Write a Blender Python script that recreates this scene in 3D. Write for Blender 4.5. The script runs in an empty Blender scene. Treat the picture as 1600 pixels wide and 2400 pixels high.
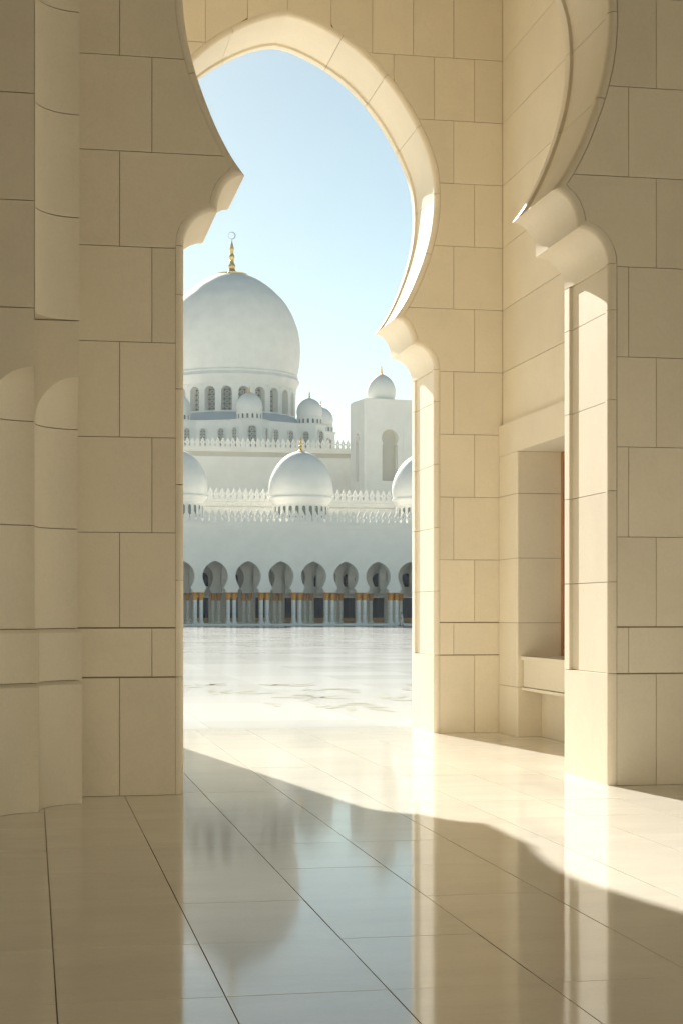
import bpy, bmesh, math, random
from mathutils import Vector, Matrix
random.seed(7)
sc = bpy.context.scene
COL = sc.collection
PI = math.pi

# ------------------------------------------------------------------ camera, sky, sun, exposure
F_PX, CAM_H = 3850.0, 1.6
YAW = math.atan(725.0 / F_PX)
cam = bpy.data.cameras.new('camera')
cam.sensor_fit = 'HORIZONTAL'
cam.sensor_width = 24.0
cam.lens = F_PX / 1600.0 * 24.0
cam.shift_y = 235.0 / 1600.0
cam.clip_start = 0.1
cam.clip_end = 6000
camo = bpy.data.objects.new('camera', cam)
camo.location = (0, 0, CAM_H)
camo.rotation_euler = (PI / 2, 0, -YAW)
COL.objects.link(camo)
sc.camera = camo

SUN_EL = math.radians(27.6)
SUN_AZ = math.atan(0.147)            # sun stands this far left of the +Y axis
to_sun = Vector((-math.sin(SUN_AZ) * math.cos(SUN_EL), math.cos(SUN_AZ) * math.cos(SUN_EL), math.sin(SUN_EL)))
w = bpy.data.worlds.new('World')
sc.world = w
w.use_nodes = True
wn = w.node_tree
bg = wn.nodes['Background']
sky = wn.nodes.new('ShaderNodeTexSky')
sky.sky_type = 'NISHITA'
sky.sun_disc = False
sky.sun_elevation = SUN_EL
sky.sun_rotation = -SUN_AZ
sky.air_density = 0.85
sky.dust_density = 0.3
sky.ozone_density = 0.3
sky.altitude = 600
bg.inputs['Strength'].default_value = 0.054
tint = wn.nodes.new('ShaderNodeMix')          # white-balance-like warm tint, even over the whole sky
tint.data_type = 'RGBA'; tint.blend_type = 'MULTIPLY'
tint.inputs[0].default_value = 1.0
tint.inputs[7].default_value = (1.0, 1.0, 0.81, 1)
wn.links.new(sky.outputs[0], tint.inputs[6])
wn.links.new(tint.outputs[2], bg.inputs['Color'])

sl = bpy.data.lights.new('sun', 'SUN')
sl.energy = 5.0
sl.angle = math.radians(0.53)
sl.color = (1.0, 0.955, 0.87)
so = bpy.data.objects.new('sun', sl)
so.rotation_euler = (-to_sun).to_track_quat('-Z', 'Y').to_euler()
so.location = (0, 30, 40)
COL.objects.link(so)

sc.view_settings.view_transform = 'Standard'
sc.view_settings.look = 'None'
sc.view_settings.gamma = 1.0
sc.view_settings.exposure = 1.33
sc.render.engine = 'CYCLES'
sc.cycles.max_bounces = 9
sc.cycles.diffuse_bounces = 6
sc.cycles.glossy_bounces = 5
sc.cycles.use_denoising = True
sc.cycles.use_adaptive_sampling = True
sc.cycles.adaptive_threshold = 0.02
sc.cycles.sample_clamp_indirect = 8.0
sc.cycles.caustics_reflective = False
sc.cycles.caustics_refractive = False

# ------------------------------------------------------------------ materials
def mat(name, base, rough=0.5, var=0.05, scale=1.5, rnd=0.0, metallic=0.0, bump=0.0, bscale=40.0,
        base2=None, stretch=None, spec=0.5, rough_var=0.0, grain=0.0):
    m = bpy.data.materials.new(name)
    m.use_nodes = True
    nt = m.node_tree
    N, L = nt.nodes, nt.links
    p = N['Principled BSDF']
    p.inputs['Roughness'].default_value = rough
    p.inputs['Metallic'].default_value = metallic
    p.inputs['Specular IOR Level'].default_value = spec
    tc = N.new('ShaderNodeTexCoord')
    mp = N.new('ShaderNodeMapping')
    L.new(tc.outputs['Object'], mp.inputs[0])
    if stretch:
        mp.inputs['Scale'].default_value = stretch
    nz = N.new('ShaderNodeTexNoise')
    nz.inputs['Scale'].default_value = scale
    nz.inputs['Detail'].default_value = 6
    nz.inputs['Roughness'].default_value = 0.6
    oi = N.new('ShaderNodeObjectInfo')
    # every object gets its own piece of the pattern
    addv = N.new('ShaderNodeVectorMath'); addv.operation = 'ADD'
    mulv = N.new('ShaderNodeVectorMath'); mulv.operation = 'SCALE'
    mulv.inputs['Scale'].default_value = 37.0
    comb = N.new('ShaderNodeCombineXYZ')
    for i in range(3):
        L.new(oi.outputs['Random'], comb.inputs[i])
    L.new(comb.outputs[0], mulv.inputs[0])
    L.new(mp.outputs[0], addv.inputs[0])
    L.new(mulv.outputs[0], addv.inputs[1])
    L.new(addv.outputs[0], nz.inputs['Vector'])
    mx = N.new('ShaderNodeMix'); mx.data_type = 'RGBA'
    b2 = base2 or tuple(c * (1 - 3 * var) for c in base)
    mx.inputs[6].default_value = (*base, 1)
    mx.inputs[7].default_value = (*b2, 1)
    rp = N.new('ShaderNodeMapRange')
    rp.inputs[1].default_value = 0.35
    rp.inputs[2].default_value = 0.75
    L.new(nz.outputs['Fac'], rp.inputs[0])
    L.new(rp.outputs[0], mx.inputs[0])
    hsv = N.new('ShaderNodeHueSaturation')
    L.new(mx.outputs[2], hsv.inputs['Color'])
    mr = N.new('ShaderNodeMapRange')
    mr.inputs[3].default_value = 1 - rnd
    mr.inputs[4].default_value = 1 + rnd
    L.new(oi.outputs['Random'], mr.inputs[0])
    L.new(mr.outputs[0], hsv.inputs['Value'])
    col = hsv.outputs[0]
    if grain:      # fine speckle and faint wandering veins
        gz = N.new('ShaderNodeTexNoise'); gz.inputs['Scale'].default_value = 38.0; gz.inputs['Detail'].default_value = 3
        L.new(addv.outputs[0], gz.inputs['Vector'])
        gm = N.new('ShaderNodeMapRange'); gm.inputs[1].default_value = 0.3; gm.inputs[2].default_value = 0.7
        gm.inputs[3].default_value = 1 - grain; gm.inputs[4].default_value = 1 + grain * 0.6
        L.new(gz.outputs['Fac'], gm.inputs[0])
        vz_ = N.new('ShaderNodeTexNoise'); vz_.inputs['Scale'].default_value = 2.2; vz_.inputs['Detail'].default_value = 5
        vz_.inputs['Distortion'].default_value = 1.2
        L.new(addv.outputs[0], vz_.inputs['Vector'])
        ab = N.new('ShaderNodeMath'); ab.operation = 'SUBTRACT'; ab.inputs[1].default_value = 0.5
        L.new(vz_.outputs['Fac'], ab.inputs[0])
        a2 = N.new('ShaderNodeMath'); a2.operation = 'ABSOLUTE'; L.new(ab.outputs[0], a2.inputs[0])
        vm = N.new('ShaderNodeMapRange'); vm.inputs[1].default_value = 0.0; vm.inputs[2].default_value = 0.02
        vm.inputs[3].default_value = 1 - grain * 0.9; vm.inputs[4].default_value = 1.0
        L.new(a2.outputs[0], vm.inputs[0])
        mm = N.new('ShaderNodeMath'); mm.operation = 'MULTIPLY'
        L.new(gm.outputs[0], mm.inputs[0]); L.new(vm.outputs[0], mm.inputs[1])
        sc_ = N.new('ShaderNodeVectorMath'); sc_.operation = 'SCALE'
        L.new(col, sc_.inputs[0]); L.new(mm.outputs[0], sc_.inputs['Scale'])
        col = sc_.outputs[0]
    L.new(col, p.inputs['Base Color'])
    if rough_var:
        r2 = N.new('ShaderNodeMapRange')
        r2.inputs[3].default_value = max(0.0, rough - rough_var)
        r2.inputs[4].default_value = rough + rough_var
        L.new(nz.outputs['Fac'], r2.inputs[0])
        L.new(r2.outputs[0], p.inputs['Roughness'])
    if bump:
        nb = N.new('ShaderNodeTexNoise')
        nb.inputs['Scale'].default_value = bscale
        nb.inputs['Detail'].default_value = 4
        L.new(addv.outputs[0], nb.inputs['Vector'])
        bp = N.new('ShaderNodeBump')
        bp.inputs['Strength'].default_value = bump
        bp.inputs['Distance'].default_value = 0.01
        L.new(nb.outputs['Fac'], bp.inputs['Height'])
        L.new(bp.outputs[0], p.inputs['Normal'])
    return m

M = {}
M['stone'] = mat('cream_limestone', (0.76, 0.69, 0.56), 0.6, 0.022, 1.6, rnd=0.04, bump=0.06, bscale=45, spec=0.3, grain=0.025)
M['mortar'] = mat('dark_joint', (0.36, 0.27, 0.17), 0.9, 0.05, 6)
M['plaster'] = mat('cream_plaster', (0.76, 0.69, 0.56), 0.7, 0.03, 1)
M['tile'] = mat('polished_cream_marble', (0.76, 0.725, 0.635), 0.07, 0.035, 1.1, rnd=0.035, grain=0.03, rough_var=0.03,
                stretch=(1, 2.5, 1), spec=0.5)
M['joint'] = mat('floor_joint', (0.24, 0.18, 0.115), 0.8, 0.05, 6)
M['court'] = mat('white_court_marble', (0.66, 0.65, 0.61), 0.14, 0.05, 0.22, stretch=(0.35, 1.6, 1), rough_var=0.03, spec=0.2,
                 base2=(0.59, 0.585, 0.555))
M['inlay'] = mat('grey_green_inlay', (0.36, 0.36, 0.305), 0.6, 0.05, 2, rnd=0.1, spec=0.0)
M['white'] = mat('white_marble', (0.87, 0.85, 0.78), 0.7, 0.03, 0.45, rnd=0.015, spec=0.2, bump=0.02, bscale=3)
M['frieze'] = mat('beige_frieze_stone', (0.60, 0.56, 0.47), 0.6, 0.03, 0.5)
M['roof'] = mat('pale_roof_cladding', (0.62, 0.64, 0.64), 0.6, 0.03, 0.5)
M['gold'] = mat('gilded_metal', (0.95, 0.62, 0.16), 0.34, 0.08, 8, metallic=0.75, rnd=0.05)
M['shadowed_gold'] = mat('gilded_leaf', (0.95, 0.46, 0.05), 0.4, 0.14, 9, metallic=0.2, rnd=0.08, base2=(0.38, 0.14, 0.02))  # dark brown noise stands in for shadows among the leaves
M['glass'] = mat('dark_window_glass', (0.010, 0.028, 0.065), 0.12, 0.1, 1.0, spec=0.08)
M['dimglass'] = mat('grey_window_glass', (0.20, 0.21, 0.20), 0.15, 0.1, 1.0)
M['lattice'] = mat('white_lattice', (0.66, 0.63, 0.54), 0.5, 0.03, 3)
M['wood'] = mat('orange_brown_wood', (0.38, 0.19, 0.075), 0.45, 0.12, 5, stretch=(6, 6, 0.6))
M['tanwood'] = mat('tan_wood', (0.62, 0.36, 0.13), 0.5, 0.08, 5)
M['ground'] = mat('pale_ground', (0.55, 0.50, 0.42), 0.9, 0.05, 0.05)
M['cloth'] = mat('white_cotton', (0.74, 0.74, 0.71), 0.85, 0.04, 8)
M['skin'] = mat('skin', (0.30, 0.17, 0.11), 0.55, 0.04, 20)
M['shoe'] = mat('black_leather', (0.02, 0.02, 0.02), 0.5, 0.05, 10)
M['steel'] = mat('brushed_steel', (0.62, 0.62, 0.60), 0.25, 0.05, 10, metallic=1.0)
M['black'] = mat('black_plastic', (0.03, 0.03, 0.03), 0.4, 0.05, 10)

def slab_court_material():
    # big marble slabs: faint joints, and every slab with its own tone and polish
    m = M['court']
    nt = m.node_tree; N, L = nt.nodes, nt.links
    p = N['Principled BSDF']
    src = p.inputs['Base Color'].links[0].from_socket
    rsrc = p.inputs['Roughness'].links[0].from_socket
    tc = N.new('ShaderNodeTexCoord')
    sp = N.new('ShaderNodeSeparateXYZ'); L.new(tc.outputs['Object'], sp.inputs[0])
    cells, lines = [], []
    for ax, size in ((0, 2.4), (1, 2.4)):
        dv = N.new('ShaderNodeMath'); dv.operation = 'DIVIDE'; dv.inputs[1].default_value = size
        L.new(sp.outputs[ax], dv.inputs[0])
        flr = N.new('ShaderNodeMath'); flr.operation = 'FLOOR'; L.new(dv.outputs[0], flr.inputs[0])
        fr_ = N.new('ShaderNodeMath'); fr_.operation = 'FRACT'; L.new(dv.outputs[0], fr_.inputs[0])
        lt = N.new('ShaderNodeMath'); lt.operation = 'LESS_THAN'; lt.inputs[1].default_value = 0.012
        L.new(fr_.outputs[0], lt.inputs[0])
        cells.append(flr); lines.append(lt)
    cb = N.new('ShaderNodeCombineXYZ'); L.new(cells[0].outputs[0], cb.inputs[0]); L.new(cells[1].outputs[0], cb.inputs[1])
    wn_ = N.new('ShaderNodeTexWhiteNoise'); wn_.noise_dimensions = '2D'; L.new(cb.outputs[0], wn_.inputs['Vector'])
    mr = N.new('ShaderNodeMapRange'); mr.inputs[3].default_value = 0.98; mr.inputs[4].default_value = 1.02
    L.new(wn_.outputs['Value'], mr.inputs[0])
    mxl = N.new('ShaderNodeMath'); mxl.operation = 'MAXIMUM'; L.new(lines[0].outputs[0], mxl.inputs[0]); L.new(lines[1].outputs[0], mxl.inputs[1])
    ml = N.new('ShaderNodeMath'); ml.operation = 'MULTIPLY'; ml.inputs[1].default_value = -0.10; L.new(mxl.outputs[0], ml.inputs[0])
    ad = N.new('ShaderNodeMath'); ad.operation = 'ADD'; L.new(mr.outputs[0], ad.inputs[0]); L.new(ml.outputs[0], ad.inputs[1])
    sv = N.new('ShaderNodeVectorMath'); sv.operation = 'SCALE'; L.new(src, sv.inputs[0]); L.new(ad.outputs[0], sv.inputs['Scale'])
    L.new(sv.outputs[0], p.inputs['Base Color'])
    rr = N.new('ShaderNodeMapRange'); rr.inputs[3].default_value = -0.012; rr.inputs[4].default_value = 0.015
    L.new(wn_.outputs['Value'], rr.inputs[0])
    ra = N.new('ShaderNodeMath'); ra.operation = 'ADD'; L.new(rsrc, ra.inputs[0]); L.new(rr.outputs[0], ra.inputs[1])
    L.new(ra.outputs[0], p.inputs['Roughness'])
slab_court_material()

def inlaid_shaft_material():
    # white marble with a fine dark semi-precious vine inlay: voronoi dots running up the shaft
    m = mat('inlaid_white_marble', (0.86, 0.84, 0.79), 0.3, 0.02, 2)
    nt = m.node_tree; N, L = nt.nodes, nt.links
    p = N['Principled BSDF']
    src = p.inputs['Base Color'].links[0].from_socket
    tc = N.new('ShaderNodeTexCoord')
    mp = N.new('ShaderNodeMapping'); mp.inputs['Scale'].default_value = (9, 9, 6)
    L.new(tc.outputs['Object'], mp.inputs[0])
    vo = N.new('ShaderNodeTexVoronoi'); vo.inputs['Scale'].default_value = 1.0
    L.new(mp.outputs[0], vo.inputs['Vector'])
    lt = N.new('ShaderNodeMath'); lt.operation = 'LESS_THAN'; lt.inputs[1].default_value = 0.23
    L.new(vo.outputs['Distance'], lt.inputs[0])
    sp = N.new('ShaderNodeSeparateXYZ'); L.new(tc.outputs['Object'], sp.inputs[0])
    up = N.new('ShaderNodeMapRange')           # the vine thins out towards the top
    up.inputs[1].default_value = 1.9; up.inputs[2].default_value = 2.3
    up.inputs[3].default_value = 0.8; up.inputs[4].default_value = 0.0
    L.new(sp.outputs[2], up.inputs[0])
    mu = N.new('ShaderNodeMath'); mu.operation = 'MULTIPLY'
    L.new(lt.outputs[0], mu.inputs[0]); L.new(up.outputs[0], mu.inputs[1])
    mx = N.new('ShaderNodeMix'); mx.data_type = 'RGBA'
    L.new(mu.outputs[0], mx.inputs[0]); L.new(src, mx.inputs[6])
    mx.inputs[7].default_value = (0.07, 0.09, 0.08, 1)
    L.new(mx.outputs[2], p.inputs['Base Color'])
    return m
M['shaft'] = inlaid_shaft_material()

# ------------------------------------------------------------------ helpers
def new_mesh(name, verts, faces, m=None, smooth=None):
    me = bpy.data.meshes.new(name)
    me.from_pydata([tuple(v) for v in verts], [], faces)
    me.validate()
    bm = bmesh.new(); bm.from_mesh(me)
    bmesh.ops.remove_doubles(bm, verts=bm.verts, dist=1e-5)
    bmesh.ops.dissolve_degenerate(bm, edges=bm.edges, dist=1e-5)
    bmesh.ops.recalc_face_normals(bm, faces=bm.faces)
    bm.to_mesh(me); bm.free()
    if m:
        me.materials.append(M[m])
    if smooth is not None:
        for p in me.polygons:
            p.use_smooth = True
        me.set_sharp_from_angle(angle=math.radians(smooth))
    return me

def obj(name, me, parent=None, loc=None):
    o = bpy.data.objects.new(name, me)
    COL.objects.link(o)
    if parent is not None:
        o.parent = parent
    if loc is not None:
        o.location = loc
    return o

def thing(name, label, cat, loc=(0, 0, 0), group=None):
    o = bpy.data.objects.new(name, None)
    COL.objects.link(o)
    o.location = loc
    o.empty_display_size = 0.3
    o['label'] = label
    o['category'] = cat
    if group:
        o['group'] = group
    return o

def struct(o, kind='structure'):
    o['kind'] = kind
    return o

class MB:
    """collects verts and faces of one mesh"""
    def __init__(s):
        s.v, s.f = [], []
    def add(s, verts, faces):
        b = len(s.v)
        s.v += [tuple(v) for v in verts]
        s.f += [[i + b for i in f] for f in faces]
        return s
    def box(s, x0, x1, y0, y1, z0, z1):
        return s.add([(x0, y0, z0), (x1, y0, z0), (x1, y1, z0), (x0, y1, z0),
                      (x0, y0, z1), (x1, y0, z1), (x1, y1, z1), (x0, y1, z1)],
                     [[0, 3, 2, 1], [4, 5, 6, 7], [0, 1, 5, 4], [1, 2, 6, 5], [2, 3, 7, 6], [3, 0, 4, 7]])
    def prism(s, poly, z0, z1):
        n = len(poly)
        vs = [(x, y, z0) for x, y in poly] + [(x, y, z1) for x, y in poly]
        fs = [list(range(n))[::-1], list(range(n, 2 * n))] + [[i, (i + 1) % n, n + (i + 1) % n, n + i] for i in range(n)]
        return s.add(vs, fs)
    def prism_y(s, poly, y0, y1):
        n = len(poly)
        vs = [(x, y0, z) for x, z in poly] + [(x, y1, z) for x, z in poly]
        fs = [list(range(n)), list(range(n, 2 * n))[::-1]] + [[i, n + i, n + (i + 1) % n, (i + 1) % n] for i in range(n)]
        return s.add(vs, fs)
    def lathe(s, prof, n=32, cx=0, cy=0, a0=0.0):
        vs, fs = [], []
        k = len(prof)
        for j in range(n):
            a = a0 + 2 * PI * j / n
            for r, z in prof:
                vs.append((cx + r * math.cos(a), cy + r * math.sin(a), z))
        for j in range(n):
            j2 = (j + 1) % n
            for i in range(k - 1):
                fs.append([j * k + i, j2 * k + i, j2 * k + i + 1, j * k + i + 1])
        return s.add(vs, fs)
    def mesh(s, name, m, smooth=None):
        return new_mesh(name, s.v, s.f, m, smooth)

def catmull(pts, sub=4):
    out = []
    n = len(pts)
    for i in range(n - 1):
        p0 = pts[max(i - 1, 0)]; p1 = pts[i]; p2 = pts[i + 1]; p3 = pts[min(i + 2, n - 1)]
        for k in range(sub):
            t = k / sub
            q = []
            for c in range(2):
                q.append(0.5 * ((2 * p1[c]) + (-p0[c] + p2[c]) * t + (2 * p0[c] - 5 * p1[c] + 4 * p2[c] - p3[c]) * t * t
                                + (-p0[c] + 3 * p1[c] - 3 * p2[c] + p3[c]) * t ** 3))
            out.append(tuple(q))
    out.append(pts[-1])
    return out

# ------------------------------------------------------------------ ground, court and floor
gm = MB().add([(-3000, -1500, -0.06), (3000, -1500, -0.06), (3000, 5000, -0.06), (-3000, 5000, -0.06)], [[0, 1, 2, 3]])
struct(obj('ground', gm.mesh('ground', 'ground')))
cm = MB().box(-120, 160, 22.46, 193.4, -0.055, 0.0)
court = struct(obj('courtyard_pavement', cm.mesh('courtyard_pavement', 'court')))

CX = 3.265                 # centre line of the two near arches
YF, YB, TW = 14.40, 21.10, 1.36
COURSES = [0.0, 1.032] + [1.463 + 0.831 * k for k in range(12)]

fl = MB().box(-22.4, 18, -14, 22.46, -0.055, -0.010)
lobby = struct(obj('lobby_floor', fl.mesh('lobby_floor', 'joint')))
TX, TY, OX, OY = 0.693, 1.105, 0.098, 6.80
tile_me = None
mb = MB()
g1, g2, c = 0.0026, 0.0024, 0.0004
x0, x1, y0, y1 = g1, TX - g1, g2, TY - g2
tile_v = [(x0, y0, -0.03), (x1, y0, -0.03), (x1, y1, -0.03), (x0, y1, -0.03),
          (x0, y0, -c), (x1, y0, -c), (x1, y1, -c), (x0, y1, -c),
          (x0 + c, y0 + c, 0), (x1 - c, y0 + c, 0), (x1 - c, y1 - c, 0), (x0 + c, y1 - c, 0)]
tile_f = [[8, 9, 10, 11], [0, 1, 5, 4], [1, 2, 6, 5], [2, 3, 7, 6], [3, 0, 4, 7],
          [4, 5, 9, 8], [5, 6, 10, 9], [6, 7, 11, 10], [7, 4, 8, 11]]
tile_me = new_mesh('floor_tile', tile_v, tile_f, 'tile')
rest = MB()
for i in range(-33, 25):
    for j in range(-18, 14):
        X, Y = OX + i * TX, OY + j * TY
        if Y + TY > 22.40 + 0.35 or X < -22.0 or X > 17:
            continue
        far = Y + TY
        if Y > 3.2 and X + TX > -0.019 * far - 0.15 and X < 0.412 * far + 0.3 and X < 6.7:
            o = obj('floor_tile', tile_me, lobby, (X, Y, 0))
            o.rotation_euler = (random.gauss(0, 0.0005), random.gauss(0, 0.0005), 0)
        else:
            rest.add([(a + X, b + Y, z) for a, b, z in tile_v], tile_f)
obj('threshold_slab', MB().box(-22.4, 13.5, OY + 14 * TY + 0.003, 22.455, -0.03, 0.0).mesh('threshold_slab', 'tile'), lobby)
struct(obj('floor_tiling_beyond_view', rest.mesh('floor_tiling_beyond_view', 'tile'), lobby), 'stuff')

# ------------------------------------------------------------------ arch profile (half width over height)
def lobe(w0, z0, w1, z1, n=7):
    # quarter ellipse leaving (w0,z0) vertically and arriving at (w1,z1) horizontally
    return [(w1 + (w0 - w1) * math.cos(t * PI / 2 / n), z0 + (z1 - z0) * math.sin(t * PI / 2 / n)) for t in range(n + 1)]
HORSE = [(1.415, 5.470), (1.53, 5.63), (1.645, 5.84), (1.745, 6.07), (1.845, 6.35), (1.915, 6.62), (1.953, 6.88), (1.962, 7.14),
         (1.930, 7.46), (1.828, 7.77), (1.674, 8.076), (1.47, 8.40), (1.215, 8.70), (0.96, 8.93), (0.705, 9.10),
         (0.44, 9.237), (0.20, 9.325), (0.0, 9.362)]
JZ = [0.0, 1.032, 1.88, 2.72, 3.56, 4.39, 4.815]
half, marks = [], [0]
for z in JZ:
    half.append((1.955, z))
    marks.append(len(half) - 1)
marks = marks[1:]
lb = lobe(1.955, 4.815, 1.660, 5.135)[1:]
NOTCH = len(half) + len(lb) - 1
lb += lobe(1.660, 5.135, 1.415, 5.470)[1:]
half += lb
marks.append(len(half) - 1)
TIP = len(half) - 1
hs = catmull(HORSE, 4)[1:]
vz = [6.34, 7.12, 7.98, 8.60, 9.08]
for p in hs:
    half.append(p)
    if vz and p[1] >= vz[0]:
        marks.append(len(half) - 1); vz.pop(0)
marks.append(len(half) - 1)

def seg_nrm(a, b):
    dx, dz = b[0] - a[0], b[1] - a[1]
    l = math.hypot(dx, dz) or 1
    return (dz / l, -dx / l)                  # right-hand side of the way up = into the wall
def path_dist(q):
    best = 1e9
    for a, b in zip(half[:-1], half[1:]):
        dx, dz = b[0] - a[0], b[1] - a[1]
        t = max(0, min(1, ((q[0] - a[0]) * dx + (q[1] - a[1]) * dz) / (dx * dx + dz * dz)))
        best = min(best, math.hypot(q[0] - a[0] - dx * t, q[1] - a[1] - dz * t))
    return best
TRIM = 0.072
_off = {}
def offset_path(n):
    """curve parallel to the opening, n metres into the wall, folded points gathered on the corner bisectors"""
    key = round(n, 5)
    if key in _off:
        return _off[key]
    k = len(half)
    out = []
    for i, p in enumerate(half):
        if i == 0:
            m = seg_nrm(half[0], half[1])
        elif i == k - 1:
            a = seg_nrm(half[-2], half[-1]); m = (0.0, 1.0 / max(a[1], 0.3))
        else:
            a, b = seg_nrm(half[i - 1], p), seg_nrm(p, half[i + 1])
            sx, sz = a[0] + b[0], a[1] + b[1]
            l2 = max((sx * sx + sz * sz) / 2, 0.7)
            m = (sx / l2, sz / l2)
        out.append((p[0] + m[0] * n, p[1] + m[1] * n))
    if n > 1e-6:
        for c in (NOTCH, TIP):
            C = half[c]
            a, b = seg_nrm(half[c - 1], C), seg_nrm(C, half[c + 1])
            bx, bz = a[0] + b[0], a[1] + b[1]
            l = math.hypot(bx, bz); bx /= l; bz /= l
            lo, hi = 0.0, n * 4
            for _ in range(40):
                t = (lo + hi) / 2
                if path_dist((C[0] + bx * t, C[1] + bz * t)) < n: lo = t
                else: hi = t
            Q = (C[0] + bx * lo, C[1] + bz * lo)
            out[c] = Q
            tx, tz = -bz, bx                  # along the path, across the bisector
            fwd = (half[c + 1][0] - half[c - 1][0]) * tx + (half[c + 1][1] - half[c - 1][1]) * tz
            sgn = 1 if fwd > 0 else -1
            for i in range(max(0, c - 12), min(k, c + 13)):
                if i == c: continue
                side_ = ((out[i][0] - C[0]) * tx + (out[i][1] - C[1]) * tz) * sgn
                if (i < c and side_ > 0) or (i > c and side_ < 0):
                    out[i] = Q
    _off[key] = out
    return out
def offset_w(d):
    pts = list(offset_path(d))
    pts[0] = (pts[0][0], 0.0)
    def fn(z):
        best = -1.0
        for a, b in zip(pts[:-1], pts[1:]):
            lo, hi = (a, b) if a[1] <= b[1] else (b, a)
            if lo[1] - 1e-9 <= z <= hi[1] + 1e-9:
                t = 0 if hi[1] - lo[1] < 1e-9 else (z - lo[1]) / (hi[1] - lo[1])
                best = max(best, lo[0] + t * (hi[0] - lo[0]))
        return best
    return fn, max(p[1] for p in pts)
W_TRIM, Z_TRIM = offset_w(TRIM)
W_CORE, Z_CORE = offset_w(0.05)

def profile(kind):
    T = TW
    r = 0.055
    pr = [(TRIM, 0.030), (TRIM, 0.010), (r, 0.010)]
    for k in range(1, 7):
        a = k * PI / 12
        pr.append((r - r * math.sin(a), 0.010 + r * (1 - math.cos(a))))
    if kind == 'panel':
        d = 0.030
        pr += [(0.0, 0.11), (d, 0.118), (d, T - 0.215), (0.0, T - 0.205)]
    pr += [(0.0, T - 0.06), (0.02, T - 0.02), (0.06, T), (TRIM, T)]
    return pr

def sweep(i0, i1, kind, side, y0):
    pr = profile(kind)
    gap = 0.0030
    def pull(a, b, g):
        dx, dz = b[0] - a[0], b[1] - a[1]; l = math.hypot(dx, dz)
        return (dx / l * g, dz / l * g)
    d0 = pull(half[i0], half[i0 + 1], gap) if i0 not in (0, TIP) else (0, 0)
    d1 = pull(half[i1], half[i1 - 1], gap) if i1 not in (TIP, len(half) - 1) else (0, 0)
    pts = list(range(i0, i1 + 1))
    vs, fs = [], []
    k = len(pr)
    for i in pts:
        dd = d0 if i == i0 else d1 if i == i1 else (0, 0)
        for n, y in pr:
            q = offset_path(n)[i]
            vs.append((CX + side * max(q[0] + dd[0], 0.0), y0 + y, q[1] + dd[1]))
    for a in range(len(pts) - 1):
        for b in range(k - 1):
            fs.append([a * k + b, a * k + b + 1, (a + 1) * k + b + 1, (a + 1) * k + b])
    fs.append(list(range(k)))
    fs.append(list(range((len(pts) - 1) * k, len(pts) * k))[::-1])
    return vs, fs

def arch_lining(parent, y0):
    for side in (-1, 1):
        for a, b in zip(marks[:-1], marks[1:]):
            if b == TIP:
                kind, nm = 'plain', 'cusped_corbel_stone'
            elif a >= TIP:
                kind, nm = 'panel', 'arch_stone'
            elif a == 0:
                kind, nm = 'plain', 'jamb_base_stone'
            else:
                kind, nm = 'panel', 'jamb_stone'
            vs, fs = sweep(a, b, kind, side, y0)
            o = obj(nm, new_mesh(nm, vs, fs, 'stone', 32), parent)
            md = o.modifiers.new('weighted_normals', 'WEIGHTED_NORMAL'); md.keep_sharp = True; md.weight = 80

def core_wall(parent, y0, xl, xr, ztop, others=()):
    """joint-coloured body behind the facing stones and the plain rear face, both pierced by the arch
    (and, where others lists centre lines, by further arches of the same row)"""
    mb, back = MB(), MB()
    zs = sorted(set([0.0, 1.0, 2.0, 3.0, 4.0, 4.7] + [4.8 + 0.06 * i for i in range(200) if 4.8 + 0.06 * i < Z_CORE - 0.005] + [Z_CORE - 0.003]))
    yf, yb = y0 + 0.022, y0 + TW - 0.004
    cens = sorted(list(others) + [CX])
    lims = [xl] + [(a + b) / 2 for a, b in zip(cens[:-1], cens[1:])] + [xr]
    for ci, c_ in enumerate(cens):
        for side in (-1, 1):
            xe = lims[ci + 1] if side > 0 else lims[ci]
            prev = None
            for z in zs:
                cur = (c_ + side * max(W_CORE(z), 0.0), z)
                if prev:
                    mb.add([(prev[0], yf, prev[1]), (xe, yf, prev[1]), (xe, yf, z), (cur[0], yf, z)], [[0, 1, 2, 3]])
                    back.add([(prev[0], yb, prev[1]), (xe, yb, prev[1]), (xe, yb, z), (cur[0], yb, z)], [[0, 1, 2, 3]])
                    (mb if c_ == CX else back).add([(prev[0], yf, prev[1]), (prev[0], yb, prev[1]), (cur[0], yb, z), (cur[0], yf, z)], [[0, 1, 2, 3]])
                prev = cur
            mb.add([(prev[0], yf, prev[1]), (prev[0], yb, prev[1]), (c_, yb, prev[1]), (c_, yf, prev[1])], [[0, 1, 2, 3]])
    zt = zs[-1]
    mb.add([(xl, yf, zt), (xr, yf, zt), (xr, yf, ztop), (xl, yf, ztop)], [[0, 1, 2, 3]])
    back.add([(xl, yb, zt), (xr, yb, zt), (xr, yb, ztop), (xl, yb, ztop)], [[0, 1, 2, 3]])
    obj('rear_face', back.mesh('rear_face', 'plaster'), parent)
    return obj('wall_core', mb.mesh('wall_core', 'mortar'), parent)

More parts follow.
